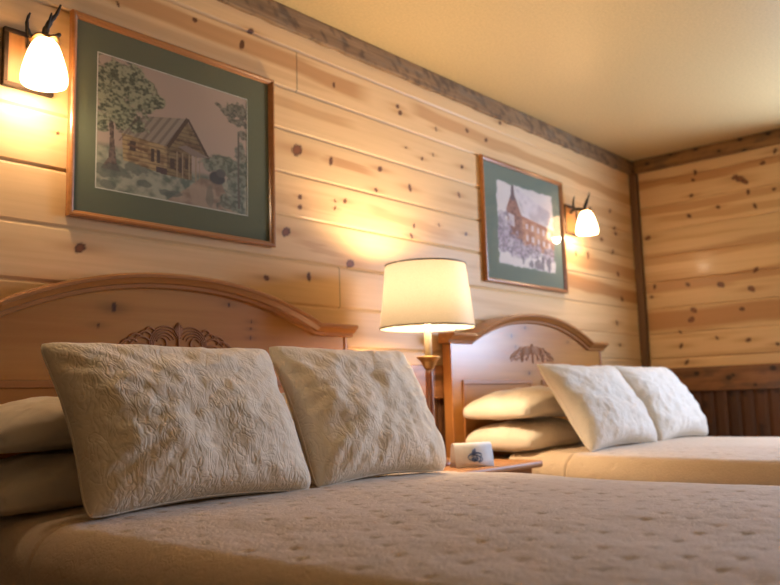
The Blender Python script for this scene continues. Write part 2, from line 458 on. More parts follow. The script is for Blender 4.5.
# ------------------------------------------------------------------ beds
def arch(x, cx, z0=1.062, z1=1.19, sh=.0):
    """height of the headboard edge: level shoulders, ogee, broad arch"""
    u = abs(x-cx); a = .605 if cx < 2 else .585
    if u >= a: return z0
    # circular-ish arch meeting the shoulder with a short reverse curve
    t = u/a
    y = (1-t**2.15)
    return z0+(z1-z0)*y

def carving(cx, cz, y, parent):
    bm = bmesh.new()
    def stroke(pts, r0, r1):
        n = len(pts)
        add_tube(bm, [(cx+p[0]*.88, y-.001, cz+p[1]) for p in pts], [r1+(r0-r1)*math.sin(PI*min(1, (i+.6)/n*.75+.2)) for i in range(n)], 8, 1.0)
    for s in (-1, 1):
        vx, vz = .056, -.004
        for k, R in enumerate((.066, .056, .046, .036)):       # nested arcs sweeping over each volute
            stroke([(s*(vx+.004*k+R*1.08*math.cos(a)), vz+R*.95*math.sin(a)) for a in np.linspace(-.35, PI*.86-.03*k, 22)], .0034, .0016)
        stroke([(s*(vx+.014+(.028-.0042*a)*math.cos(a+.4)), vz+.002+(.028-.0042*a)*math.sin(a+.4)) for a in np.linspace(0, 6.0, 30)], .0036, .0024)
        for k in range(4):                                      # central fan
            a = PI/2-s*(.12+k*.20); L = .052-.004*k
            stroke([(math.cos(a)*L*q*.8, .022+q*L*math.sin(a)) for q in np.linspace(.0, 1, 7)], .0036, .0016)
        for k, (x0, z0, L, h, d) in enumerate(((.105,.045,.055,.014,-.016),(.118,.030,.075,.016,-.014),(.125,.012,.085,.014,-.010),(.155,.022,.075,.014,-.014),(.175,.006,.065,.012,-.008),(.128,-.006,.07,.008,-.008),(.205,.004,.045,.010,-.010),(.17,-.014,.07,.008,-.004))):
            stroke([(s*(x0+L*q), z0+h*math.sin(q*PI*1.15)+d*q) for q in np.linspace(0, 1, 10)], .0042, .0012)
    stroke([(0, -.03), (0, .0), (0, .04), (0, .074)], .0045, .003)
    return link('carving', bm_mesh(bm), M_carve, parent, True)

def moulding_path(path, prof, name, mat, parent):
    """sweep a (depth,height) profile along a front outline (x,z)"""
    bm = bmesh.new(); rings = []
    n = len(path)
    for i, (x, z) in enumerate(path):
        x0, z0 = path[max(i-1, 0)]; x1, z1 = path[min(i+1, n-1)]
        d = Vector((x1-x0, z1-z0)).normalized(); nx, nz = -d.y, d.x
        rings.append([bm.verts.new((x+nx*h, y, z+nz*h)) for y, h in prof])
    m = len(prof)
    for i in range(n-1):
        for k in range(m):
            bm.faces.new((rings[i][k], rings[i+1][k], rings[i+1][(k+1) % m], rings[i][(k+1) % m]))
    bm.faces.new(rings[0]); bm.faces.new(rings[-1][::-1])
    return link(name, bm_mesh(bm), mat, parent, False)

def headboard(cx, root, seed, knots, W=.765):
    yf, yb = -.070, -.026
    xs = np.linspace(cx-W, cx+W, 320)
    top = np.array([arch(x, cx) for x in xs])
    nz = 110
    P = np.zeros((nz+1, len(xs), 3))
    for j in range(nz+1):
        P[j, :, 0] = xs; P[j, :, 1] = yf; P[j, :, 2] = .33+(top-.33)*j/nz
    # back skin rows to close it
    Pb = P[::-1].copy(); Pb[:, :, 1] = yb
    PP = np.concatenate([P, Pb, P[:1]], 0)
    me = grid_mesh(PP)
    X = PP[..., 0].ravel(); Z = PP[..., 2].ravel()
    n = fbm(X*1.1+seed, Z*14, seed, 4); n2 = fbm(X*2.5, Z*60, seed+5, 3)
    st = (sstep(.45, .75, n)*.55+sstep(.4, .8, n2)*.2)[:, None]
    c = np.array((.50, .228, .058))*(1-st)+np.array((.37, .13, .028))*st
    for kx, kz, r in knots:
        a = (X-kx)/.8; b = Z-kz
        q = np.sqrt(a*a+b*b)/r
        k = (1-sstep(.7, 1.1, q))[:, None]; h = np.exp(-((X-kx)/(r*5))**2-((Z-kz)/(r*1.4))**2)[:, None]
        c = c*(1-h*.3); c = c*(1-k*.9)+KNOT*k*.9
    set_col(me, c)
    # end caps
    hb = link('headboard', me, M_head, root, False)
    for s in (-1, 1):
        xa, xb = sorted((cx+s*(W-.004), cx+s*(W+.012)))
        box('end_post', (xa, yf-.006, .10), (xb, yb, 1.06), M_headz, hb, .003)
    # top moulding
    ext = .035
    path = [(cx-W-ext, 1.062), (cx-W*.9, 1.062)]+[(x, arch(x, cx)) for x in np.linspace(cx-.62, cx+.62, 72)]+[(cx+W*.9, 1.062), (cx+W+ext, 1.062)]
    prof = [(yb+.002, -.004), (yf-.006, -.004), (yf-.014, .0), (yf-.016, .010), (yf-.026, .013), (yf-.034, .022), (yf-.040, .028), (yf-.046, .030), (yf-.048, .038), (yf-.044, .044), (yb+.002, .046)]
    moulding_path(path, prof, 'top_moulding', M_headm, hb)
    # raised panels with a bead frame
    for s in (-1, 1):
        a, b_ = sorted((cx+s*.05, cx+s*(W-.075))); z0, z1 = .40, .885
        bm = bmesh.new(); w = .022
        for lo, hi in (((a, yf-.008, z1-w), (b_, yf, z1)), ((a, yf-.008, z0), (b_, yf, z0+w)), ((a, yf-.008, z0+w), (a+w, yf, z1-w)), ((b_-w, yf-.008, z0+w), (b_, yf, z1-w))):
            add_box(bm, lo, hi, .0035)
        link('panel_moulding', bm_mesh(bm), M_headm, hb, False)
    carving(cx-(.01 if cx < 2 else .025), 1.003, yf, hb)
    return hb

ZB = .557
def mattress(cx, label):
    bm = bmesh.new(); add_box(bm, (cx-.725, -2.08, .33), (cx+.725, -.09, ZB-.035), .06, 5)
    m = link('mattress', bm_mesh(bm), M_sheet, None, True)
    return tag(m, label, 'mattress')

def bedspread(cx, label, seed, y_head=-.46, y_foot=-2.17):
    """quilted spread: top with soft crown, rolled shoulders, hanging sides; quilting dimples in the cloth"""
    hw = .765; R = .08; zt = ZB; drop = .42
    Ls = np.concatenate([np.linspace(0, drop, 36)[:-1], np.linspace(drop, drop+R*PI/2, 16)[:-1],
                         np.linspace(drop+R*PI/2, drop+R*PI/2+2*(hw-R), 200)[:-1],
                         np.linspace(drop+R*PI/2+2*(hw-R), drop+R*PI+2*(hw-R), 16)[:-1], np.linspace(drop+R*PI+2*(hw-R), 2*drop+R*PI+2*(hw-R), 36)])
    def sec(l):
        flatw = 2*(hw-R)
        if l < drop: return -hw, zt-R-(drop-l), -1, 0
        l -= drop
        if l < R*PI/2: a = l/R; return -hw+R-R*math.cos(a), zt-R+R*math.sin(a), -math.cos(a), math.sin(a)
        l -= R*PI/2
        if l < flatw: return -hw+R+l, zt, 0, 1
        l -= flatw
        if l < R*PI/2: a = l/R; return hw-R+R*math.sin(a), zt-R+R*math.cos(a), math.sin(a), math.cos(a)
        l -= R*PI/2
        return hw, zt-R-l, 1, 0
    S = np.array([sec(min(l, 2*drop+R*PI+2*(hw-R)-1e-6)) for l in Ls])
    seam = -.655
    L2 = np.concatenate([np.arange(-y_head, -seam-.012, .009), -seam+np.array([-.010,-.006,-.003,0,.003,.006,.010]), np.arange(-seam+.016, -y_foot-R, .009)])
    foot = [(a, ) for a in np.linspace(0, PI/2, 10)[1:]]
    rows = []; par = []
    for v in L2: rows.append((-v, 0.0, 0)); par.append(v)
    yb = rows[-1][0]
    for (a,) in foot: rows.append((yb-R*math.sin(a), -R*(1-math.cos(a)), 0)); par.append(par[-1]+R*a/10)
    for k in range(1, 30): rows.append((yb-R, -R-k*.014, 0)); par.append(par[-1]+.014)
    ny, nx = len(rows), len(Ls)
    P = np.zeros((ny, nx, 3)); U = np.zeros((ny, nx)); V = np.zeros((ny, nx)); NX = np.zeros((ny, nx)); NZ = np.zeros((ny, nx)); NY = np.zeros((ny, nx))
    for j, (y, dzz, _) in enumerate(rows):
        P[j, :, 0] = cx+S[:, 0]; P[j, :, 1] = y; P[j, :, 2] = S[:, 1]
        if dzz < 0:      # fold the foot down, sides stay
            P[j, :, 2] = np.minimum(S[:, 1], zt+dzz)
            NY[j] = -sstep(0, R, -dzz)
        U[j] = Ls; V[j] = par[j]; NX[j] = S[:, 2]; NZ[j] = S[:, 3]
    NZ = np.maximum(NZ, .0); ln = np.sqrt(NX**2+NY**2+NZ**2)+1e-6
    # quilting: staggered puffs and dimples, soft wrinkles
    pu, pv = .086, .066
    row = np.round(V/pv); uo = U+(row % 2)*pu/2+(vnoise(row*3.3, U*4, seed+11)-.5)*.02
    du = (uo/pu-np.round(uo/pu))*pu; dv = V-row*pv
    jit = vnoise(np.round(uo/pu)*3.7, row*5.1, seed)
    d = np.sqrt((du/.013)**2+(dv/.010)**2)
    h = -.0052*np.exp(-d**2*1.6)*(.4+1.2*jit*jit)
    h += (fbm(U*28, V*28, seed+1, 3)-.5)*.0025
    h += (fbm(U*3.0, V*2.2, seed+2, 3)-.5)*.016
    h += -.012*np.exp(-((V+seam)/.0045)**2)+.003*np.exp(-((V+seam-.012)/.008)**2)+.003*np.exp(-((V+seam+.012)/.008)**2)
    # side folds
    fold = sstep(zt-R, zt-R-.25, P[..., 2])
    h += fold*.018*np.sin(V*9+vnoise(V*3, V*0, seed)*6)
    # sag of the centre / crown
    crown = -.010*np.cos(np.clip((P[..., 0]-cx)/hw, -1, 1)*PI)*0-.022*np.abs(np.clip((P[..., 0]-cx)/hw, -1, 1))**4
    P[..., 0] += h*NX/ln; P[..., 1] += h*NY/ln; P[..., 2] += h*NZ/ln+crown
    me = grid_mesh(P)
    o = link('bedspread', me, M_spread, None, True)
    md = o.modifiers.new('thick', 'SOLIDIFY'); md.thickness = .008; md.offset = -1
    return tag(o, label, 'bedspread')

def bed(cx, label, seed, knots, group):
    root = thing('bed', label, 'bed', (0, 0, 0), group)
    headboard(cx, root, seed, knots, .78 if cx < 2 else .745)
    bm = bmesh.new(); add_box(bm, (cx-.75, -2.10, .12), (cx+.75, -.09, .325), .02, 3)
    link('box_spring', bm_mesh(bm), M_tick, root, True)
    for s in (-1, 1):
        box('side_rail', (cx+s*.735-.012, -2.12, .10), (cx+s*.735+.012, -.07, .12), M_headm, root)
        for y in (-2.08, -.15):
            box('leg', (cx+s*.70-.03, y-.03, 0), (cx+s*.70+.03, y+.03, .10), M_headz, root, .004)
    return root
CX1, CX2 = 1.595, 3.835
bed(CX1, 'nearer pine bed at left with carved arched headboard under the cabin picture', 5, [(1.349,1.118,.012),(1.349,1.105,.010),(1.795,1.153,.009),(1.296,1.055,.008),(1.896,1.096,.006),(1.892,1.07,.006),(1.892,1.037,.006),(1.2,.93,.01)], 'pine beds with arched headboards')
bed(CX2, 'farther pine bed at right with arched headboard under the snow scene', 17, [(3.75,1.162,.012),(3.615,1.113,.012),(3.648,1.056,.010),(3.77,.92,.012),(4.2,1.10,.008)], 'pine beds with arched headboards')
mattress(CX1, 'white sheeted mattress on the nearer left bed, mostly under its spread')
mattress(CX2, 'white sheeted mattress on the farther right bed, edge showing beside the nightstand')
bedspread(CX1, 'cream dimpled quilted bedspread filling the foreground on the nearer bed', 3, -.10)
bedspread(CX2, 'cream quilted bedspread on the farther bed by the dark wainscot', 9, -.36)

# ------------------------------------------------------------------ pillows
def pillow_mesh(W, H, T, seed, pull=.055, bulge_low=.0, wr=1.0, nu=110, nv=80, crn=.07, pe=.42, taper=.0):
    a = np.linspace(-PI/2, PI/2, nu); b = np.linspace(-PI/2, PI/2, nv)
    s = .35*np.sin(a)+.65*(a/(PI/2)); t = .35*np.sin(b)+.65*(b/(PI/2))
    S, Tt = np.meshgrid(s, t)
    X = W/2*(S-pull*S*np.abs(S)**2*(1-Tt**2)*1.3)*(1-crn*(S*Tt)**8); Z = H/2*(Tt-pull*Tt*np.abs(Tt)**2*(1-S**2)*1.7)*(1-crn*(S*Tt)**8)
    X = X*(1+taper*Tt)
    prof = np.clip((1-np.abs(S)**2.4)*(1-np.abs(Tt)**2.4), 0, 1)**pe
    th = T/2*prof*(1-bulge_low*Tt)
    edge = 1-prof
    n = (fbm(S*3+5, Tt*3+5, seed, 3)-.5)
    ang = np.arctan2(Tt, S)
    wrk = (vnoise(ang*9+20, prof*2.0+3, seed+4)-.5)*edge*prof*4
    tuft = (fbm(S*11+8, Tt*9+8, seed+8, 3)-.5)*.007*prof*wr
    f = th*(1+n*.35)+wrk*.010*wr+tuft
    bk = .6*th*(1+(fbm(S*3+15, Tt*3+5, seed+1, 3)-.5)*.3)
    Pf = np.stack([X, -np.maximum(f, 0)*(prof > 1e-6), Z], -1); Pb = np.stack([X, bk, Z], -1)
    return Pf, Pb

def pillow(name, label, cat, group, mat, W, H, T, M, floor_z, seed, piping=True, pull=.065, bulge=0., wr=1.0, ywall=None, droop=0.):
    Pf, Pb = pillow_mesh(W, H, T, seed, pull, bulge, wr, crn=(.055 if mat is M_sham else .03) if piping else .10, pe=.42 if piping else .34, taper=.035 if piping else 0)
    ny, nx = Pf.shape[:2]
    def tr(P):
        Q = P.copy()
        if droop:
            Q[..., 1] += droop*(np.abs(P[..., 0])/(W/2))**3
        v = Q.reshape(-1, 3)@np.array(M.to_3x3()).T+np.array(M.translation)
        v[:, 2] = np.where(v[:, 2] < floor_z, floor_z+(v[:, 2]-floor_z)*.02, v[:, 2])
        if ywall is not None: v[:, 1] = np.minimum(v[:, 1], ywall)
        return v.reshape(ny, nx, 3)
    F, B = tr(Pf), tr(Pb)
    org = np.array(M.translation); org[2] = floor_z
    idx = np.arange(ny*nx).reshape(ny, nx); inner = np.zeros((ny, nx), bool); inner[1:-1, 1:-1] = True
    bidx = idx.copy(); bidx[inner] = ny*nx+np.arange(inner.sum())
    verts = np.concatenate([F.reshape(-1, 3), B[inner]], 0)-org
    q1 = np.stack([idx[:-1,:-1], idx[:-1,1:], idx[1:,1:], idx[1:,:-1]], -1).reshape(-1, 4)
    q2 = np.stack([bidx[:-1,:-1], bidx[1:,:-1], bidx[1:,1:], bidx[:-1,1:]], -1).reshape(-1, 4)
    me = bpy.data.meshes.new('p'); me.from_pydata(verts.tolist(), [], np.concatenate([q1, q2]).tolist()); me.update()
    o = link(name, me, mat, None, True, tuple(org))
    tag(o, label, cat, group)
    if piping:
        loop = [F[0, i] for i in range(0, nx, 2)]+[F[j, -1] for j in range(1, ny, 2)]+[F[-1, i] for i in range(nx-1, 0, -2)]+[F[j, 0] for j in range(ny-1, 0, -2)]
        loop = [Vector(p-org) for p in loop]; loop.append(loop[0])
        bm = bmesh.new(); add_tube(bm, loop, .0022, 6)
        link('piping', bm_mesh(bm), mat, o, True)
    return o

def sham_matrix(cx, y, z, W, H, lean, roll, yaw=0.):
    return Matrix.Translation((cx, y, z))@Matrix.Rotation(yaw, 4, 'Z')@Matrix.Rotation(-lean, 4, 'X')@Matrix(((1, 0, roll, 0), (0, 1, 0, 0), (0, 0, 1, 0), (0, 0, 0, 1)))@Matrix.Translation((0, 0, H/2))
L = math.radians(31)
g = 'quilted shams leaning on the beds'
pillow('pillow_sham', 'large cream quilted sham nearest the camera, leaning at left on the nearer bed', 'pillow', g, M_sham, .70, .485, .22, sham_matrix(1.265, -.695, ZB-.003, .70, .485, L, .03, -.02), ZB-.009, 3, bulge=.18)
pillow('pillow_sham', 'cream quilted sham on the nearer bed, between the large sham and lamp', 'pillow', g, M_sham, .645, .50, .21, sham_matrix(1.915, -.695, ZB-.003, .645, .50, L, .13, .02), ZB-.009, 14, bulge=.18)
pillow('pillow_sham', 'white quilted sham on the farther bed, in front of the stacked pillows', 'pillow', g, M_sham2, .665, .455, .20, sham_matrix(3.525, -.71, ZB-.003, .665, .455, L, -.01, -.03), ZB-.009, 25, bulge=.1)
pillow('pillow_sham', 'white quilted sham on the farther bed, the one toward the room corner', 'pillow', g, M_sham2, .655, .455, .20, sham_matrix(4.235, -.70, ZB-.003, .655, .455, L, .0, .0), ZB-.009, 36, bulge=.1)
def flat_matrix(cx, y, z, yaw=0, tilt=0):
    # local -Y (the fuller face) up, local X across the bed
    return Matrix.Translation((cx, y, z))@Matrix.Rotation(yaw, 4, 'Z')@Matrix.Rotation(tilt, 4, 'Y')@Matrix.Rotation(-PI/2, 4, 'X')
g = 'plain pillows lying in stacks at the headboards'
for cx, k, lo_, up_ in ((1.14, 41, 'plain cream pillow at far left on the nearer bed, bottom of its stack', 'plain cream pillow at far left on the nearer bed, top of its stack'),
                        (2.03, 51, 'plain cream pillow behind the sham by the lamp, bottom of its stack', 'plain cream pillow behind the sham by the lamp, top of its stack'),
                        (3.40, 61, 'plain cream pillow on the farther bed by the nightstand, bottom of its stack', 'plain cream pillow on the farther bed by the nightstand, top of its stack')):
    pillow('bed_pillow', lo_, 'pillow', g, M_pil, .66, .39, .18, flat_matrix(cx, -.30, ZB+.048, .02), ZB-.004, k, False, .03, wr=.7, droop=.02)
    pillow('bed_pillow', up_, 'pillow', g, M_pil, .65, .39, .17, flat_matrix(cx+.005, -.295, ZB+.194, -.03), ZB+.138, k+3, False, .03, wr=.7, droop=.03)

# ------------------------------------------------------------------ nightstand, lamp, card
ns = thing('nightstand', 'honey pine nightstand between the two beds under the table lamp', 'nightstand', (2.72, -.32, 0))
def nb(name, lo, hi, mat=M_night, parent=ns, bev=.003): return box(name, lo, hi, mat, parent, bev)
NT = .535
nb('table_top', (-.285, -.27, NT-.028), (.285, .28, NT), bev=.010)
nb('body', (-.25, -.235, .10), (.25, .27, NT-.028))
for i in range(2):
    d = nb('drawer', (-.225, -.25, .13+i*.18), (.225, -.235, .29+i*.18))
    bm = bmesh.new(); add_lathe(bm, [(.004, 0), (.006, .01), (.014, .018), (.013, .026), (.004, .029)], 16)
    me = bm_mesh(bm); me.transform(Matrix.Translation((0, -.25, .21+i*.18))@Matrix.Rotation(PI/2, 4, 'X'))
    link('knob', me, M_brass, d, True)
for sx in (-1, 1):
    for sy in (-.21, .24):
        nb('leg', (sx*.225-.022, sy-.022, 0), (sx*.225+.022, sy+.022, .10))

LX, LY = 2.63, -.30
lamp = thing('table_lamp', 'lit table lamp with cream drum shade and turned wooden column on nightstand', 'lamp', (LX, LY, NT))
lathe('base', [(.085, 0), (.087, .008), (.080, .016), (.060, .022), (.045, .032), (.030, .040), (.022, .048)], M_lampwood, lamp)
lathe('column', [(.022, .048), (.028, .060), (.030, .075), (.024, .10), (.019, .13), (.017, .20), (.0165, .28), (.016, .36), (.015, .388)], M_lampwood, lamp)
lathe('cup', [(.015, .385), (.019, .388), (.024, .398), (.030, .412), (.038, .424), (.049, .431), (.050, .436), (.040, .438), (.012, .438)], M_brass, lamp)
lathe('socket_sleeve', [(.015, .438), (.015, .555), (.012, .56)], M_candle, lamp)
lathe('bulb', [(.011, .56), (.014, .575), (.026, .60), (.030, .625), (.026, .65), (.012, .664), (.002, .667)], M_bulb, lamp, 24)
bm = bmesh.new()
SB, SH, RB, RT = .555, .815, .196, .167
n = 64; rows = 10
rings = []
for i in range(rows+1):
    q = i/rows; rings.append([bm.verts.new(((RB+(RT-RB)*q)*math.cos(2*PI*k/n), (RB+(RT-RB)*q)*math.sin(2*PI*k/n), SB+(SH-SB)*q)) for k in range(n)])
for i in range(rows):
    for k in range(n): bm.faces.new((rings[i][k], rings[i][(k+1)%n], rings[i+1][(k+1)%n], rings[i+1][k]))
shade = link('lamp_shade', bm_mesh(bm), M_shade, lamp, True)
for nm, z, r in (('shade_trim', SB, RB), ('shade_trim', SH, RT)):
    bm = bmesh.new()
    add_tube(bm, [(r*math.cos(a), r*math.sin(a), z) for a in np.linspace(0, 2*PI, 65)], .0035, 8)
    link(nm, bm_mesh(bm), M_shade, shade, True)
bm = bmesh.new()
for k in range(3):
    a = k*2*PI/3+.3; add_tube(bm, [(0, 0, SH-.03), (RT*.95*math.cos(a), RT*.95*math.sin(a), SH-.004)], .0018, 6)
for s in (-1, 1):
    add_tube(bm, [(s*.013, 0, .55), (s*.045, 0, .60), (s*.052, 0, .67), (s*.03, 0, .75), (0, 0, .785)], .0017, 6)
link('shade_harp', bm_mesh(bm), M_brass, lamp, True)
lathe('finial', [(.003, .78), (.008, .79), (.006, .80), (.009, .81), (.002, .822)], M_brass, lamp, 16)

# folded card with a small blue drawing
card = thing('note_card', 'small folded white card with blue sketch, standing on the nightstand', 'card', (2.625, -.50, NT))
card.rotation_euler = (0, 0, math.radians(-32))
bm = bmesh.new()
w, h, dd, th = .078, .092, .035, .0012
def fold_pts(q):   # q 0..1 front foot -> ridge -> back foot, rounded ridge
    pts = []
    for t in np.linspace(0, 1, 15):
        a = (t-.5)*2
        y = a*dd; z = h*(1-abs(a)**2.6)
        pts.append((y, z))
    return pts
pts = fold_pts(0)
rows_ = []
for x in (-w, w):
    rows_.append([bm.verts.new((x, p[0], p[1]+.001)) for p in pts])
for i in range(len(pts)-1): bm.faces.new((rows_[0][i], rows_[1][i], rows_[1][i+1], rows_[0][i+1]))
me = bm_mesh(bm); o = link('folded_sheet', me, M_paper, card, True)
sd = o.modifiers.new('t', 'SOLIDIFY'); sd.thickness = th
bm = bmesh.new()
def on_card(x, z):
    a = -((1-min(z, h*.99)/h))**(1/2.6); return (x, a*dd-.0016, z)
rr = random.Random(4)
for k in range(16):
    a0 = rr.uniform(0, 6); r = rr.uniform(.006, .024); cx_, cz_ = rr.uniform(-.016, .016), .036+rr.uniform(-.010, .014)
    add_tube(bm, [on_card(cx_+r*math.cos(a0+q)*1.1, cz_+r*.6*math.sin(a0+q)) for q in np.linspace(0, 2.6, 8)], .0014, 5)
for k in range(4):
    add_tube(bm, [on_card(-.006+k*.004, .045+.02*q+.002*k) for q in np.linspace(0, 1, 5)], .0015, 5)
link('drawing', bm_mesh(bm), M_ink, card, True)

# ------------------------------------------------------------------ pictures
def poly_mask(S, T, pts):
    inside = np.zeros(S.shape, bool); n = len(pts)
    for i in range(n):
        x0, y0 = pts[i]; x1, y1 = pts[(i+1) % n]
        c = ((y0 > T) != (y1 > T)) & (S < (x1-x0)*(T-y0)/(y1-y0+1e-12)+x0)
        inside ^= c
    return inside
def blob(S, T, cx, cy, rx, ry, seed, jag=.5, f=14):
    d = np.sqrt(((S-cx)/rx)**2+((T-cy)/ry)**2)+(fbm(S*f+9, T*f+9, seed, 3)-.5)*jag*2
    return (1-sstep(.82, 1.05, d))[..., None]
def lay(c, m, col): return c*(1-m)+np.array(col)*m
def shade_noise(S, T, seed, lo, hi, f=40):
    n = fbm(S*f, T*f, seed, 3)[..., None]; n = sstep(.3, .7, n)
    return np.array(lo)*(1-n)+np.array(hi)*n
def art_cabin(S, T):
    c = np.array((.36, .27, .20))*(1+.10*(fbm(S*4, T*4, 1, 3)-.5))[..., None]*np.ones(3)
    # distant bushes, ground
    c = lay(c, blob(S, T, .88, .62, .26, .09, 3, .5), shade_noise(S, T, 4, (.09,.10,.06), (.22,.22,.15)))
    g = sstep(.70, .76, T+.05*(fbm(S*8, T*0, 5)-.5)+.06*(S < .2))[..., None]
    c = lay(c, g, shade_noise(S, T, 6, (.10,.12,.08), (.30,.29,.20), 18))
    path = poly_mask(S, T, [(.66,.76),(.80,.76),(.90,1.0),(.42,1.0),(.55,.88)])[..., None]*1.0
    c = lay(c, path*.85, shade_noise(S, T, 7, (.19,.115,.07), (.33,.23,.15), 14))
    c = lay(c, blob(S, T, .72, .90, .03, .10, 8)*.6, (.12,.11,.07))
    # cabin
    wall = poly_mask(S, T, [(.15,.555),(.43,.56),(.43,.80),(.16,.755)])[..., None]
    wl = shade_noise(S, T, 9, (.20,.12,.05), (.36,.25,.11), 30); wl = wl*(1-.35*(np.sin(T*190) > .6))[..., None]
    c = lay(c, wall, wl)
    gab = poly_mask(S, T, [(.43,.56),(.555,.32),(.70,.585),(.595,.60),(.595,.80),(.43,.80)])[..., None]
    c = lay(c, gab, wl*.62)
    roof = poly_mask(S, T, [(.12,.555),(.285,.385),(.56,.315),(.43,.575)])[..., None]
    rf = np.array((.26,.21,.15))*(1-.35*(np.sin((S+T*.55)*130) > .3))[..., None]
    c = lay(c, roof, rf)
    for p in ([(.555,.31),(.572,.33),(.445,.585),(.425,.572)], [(.555,.31),(.575,.315),(.72,.59),(.70,.60)]):
        c = lay(c, poly_mask(S, T, p)[..., None], (.07,.04,.02))
    por = poly_mask(S, T, [(.50,.555),(.555,.53),(.72,.585),(.62,.61)])[..., None]
    c = lay(c, por, (.20,.15,.11))
    for x in (.49,.53,.575,.62,.645):
        c = lay(c, poly_mask(S, T, [(x,.6),(x+.008,.6),(x+.008,.80),(x,.80)])[..., None], (.28,.20,.11))
    for a, b, d, e in ((.20,.60,.235,.67),(.33,.62,.35,.72),(.365,.62,.385,.72),(.45,.66,.48,.74),(.51,.64,.53,.76),(.55,.64,.57,.72)):
        c = lay(c, poly_mask(S, T, [(a,b),(d,b),(d,e),(a,e)])[..., None], (.06,.035,.02))
    c = lay(c, poly_mask(S, T, [(.36,.75),(.43,.75),(.43,.80),(.36,.79)])[..., None], (.07,.04,.03))
    c = lay(c, poly_mask(S, T, [(.185,.62),(.31,.64),(.31,.66),(.185,.64)])[..., None], (.13,.07,.03))
    # old car
    c = lay(c, blob(S, T, .775, .735, .065, .055, 11, .25), (.045,.04,.035))
    c = lay(c, blob(S, T, .80, .69, .035, .035, 12, .2), (.08,.07,.06))
    # right saplings, branch
    for x, y, rx, ry, s in ((.91,.80,.06,.12,13),(.95,.62,.05,.18,14),(.88,.92,.10,.08,15),(.86,.62,.03,.05,16)):
        c = lay(c, blob(S, T, x, y, rx, ry, s, .8, 22)*.85, shade_noise(S, T, s, (.055,.07,.04), (.18,.19,.13), 50))
    c = lay(c, poly_mask(S, T, [(.925,.3),(.935,.3),(.94,.95),(.925,.95)])[..., None], (.09,.07,.05))
    for x, y, rx, ry, s in ((.95,.13,.08,.06,17),(.86,.17,.07,.035,18),(.93,.22,.07,.05,19),(.80,.13,.03,.02,20),(.97,.33,.04,.04,21)):
        c = lay(c, blob(S, T, x, y, rx, ry, s, .9, 26)*.9, shade_noise(S, T, s, (.045,.05,.03), (.16,.15,.10), 60))
    # big tree
    tr = poly_mask(S, T, [(.07,.45),(.10,.45),(.105,.60),(.12,.78),(.15,.85),(.03,.85),(.075,.76),(.082,.6)])[..., None]
    c = lay(c, tr, shade_noise(S, T, 22, (.06,.04,.03), (.15,.10,.07), 60))
    for x, y, rx, ry, s in ((.07,.20,.12,.22,23),(.20,.16,.12,.13,24),(.28,.28,.11,.13,25),(.14,.40,.16,.12,26),(.36,.24,.06,.05,27),(.03,.50,.05,.10,28),(.22,.47,.10,.06,29)):
        lf = shade_noise(S, T, s, (.05,.06,.03), (.27,.27,.16), 60)
        c = lay(c, blob(S, T, x, y, rx, ry, s, .75, 16), lf)
    c = lay(c, poly_mask(S, T, [(.13,.62),(.14,.62),(.26,.40),(.24,.40)])[..., None]*.5, (.06,.04,.03))
    for x, y, rx, ry, s in ((.05,.85,.16,.05,30),(.22,.80,.08,.04,31),(.07,.96,.05,.03,32),(.45,.93,.08,.03,33),(.30,.90,.05,.03,34)):
        c = lay(c, blob(S, T, x, y, rx, ry, s, .6, 20)*.7, (.07,.08,.06))
    return c
def art_mill(S, T):
    c = np.array((.62,.56,.52))*(1+.12*(fbm(S*5, T*5, 41, 3)-.5))[..., None]*np.ones(3)
    roof = poly_mask(S, T, [(.28,.02),(.95,.22),(1.0,.42),(.42,.36)])[..., None]*1.
    c = lay(c, roof, shade_noise(S, T, 42, (.44,.38,.38), (.62,.55,.54), 8))
    c = lay(c, poly_mask(S, T, [(.28,.02),(.31,.03),(.45,.38),(.42,.38)])[..., None], (.62,.55,.5))
    gab = poly_mask(S, T, [(.28,.06),(.16,.32),(.20,.66),(.42,.70),(.42,.36)])[..., None]
    c = lay(c, gab, shade_noise(S, T, 43, (.16,.06,.04), (.30,.14,.09), 30))
    wl = poly_mask(S, T, [(.42,.36),(1.0,.44),(1.0,.80),(.42,.72)])[..., None]
    c = lay(c, wl, shade_noise(S, T, 44, (.32,.13,.07), (.50,.26,.15), 16))
    for i in range(5):
        x = .48+i*.10
        for y in (.44, .58):
            c = lay(c, poly_mask(S, T, [(x,y+.02*i/2),(x+.04,y+.02*i/2),(x+.04,y+.07+.01*i),(x,y+.07+.01*i)])[..., None], (.55,.45,.42))
    c = lay(c, poly_mask(S, T, [(.19,.36),(.29,.38),(.29,.52),(.19,.50)])[..., None], (.50,.42,.40))
    c = lay(c, poly_mask(S, T, [(.26,.0),(.30,.0),(.31,.20),(.24,.20)])[..., None], (.13,.08,.08))
    for x, y, rx, ry, s in ((.10,.55,.12,.18,45),(.20,.70,.18,.12,46),(.05,.72,.10,.16,47),(.40,.76,.16,.10,48),(.62,.78,.14,.10,49),(.85,.80,.16,.12,50),(.30,.84,.20,.08,51)):
        c = lay(c, blob(S, T, x, y, rx, ry, s, .8, 18)*.8, shade_noise(S, T, s, (.13,.10,.13), (.42,.34,.38), 40))
    c = lay(c, sstep(.86, .92, T+.05*(fbm(S*7, T*0, 52)-.5))[..., None], (.60,.54,.50))
    for x, w, y0, y1 in ((.52,.06,.88,.98),(.62,.10,.86,.99),(.74,.04,.80,.99),(.84,.06,.78,.99),(.40,.03,.86,.95)):
        c = lay(c, blob(S, T, x+w/2, (y0+y1)/2, w*.7, (y1-y0)/2, 53, .5, 30)*.8, (.10,.08,.10))
    return c

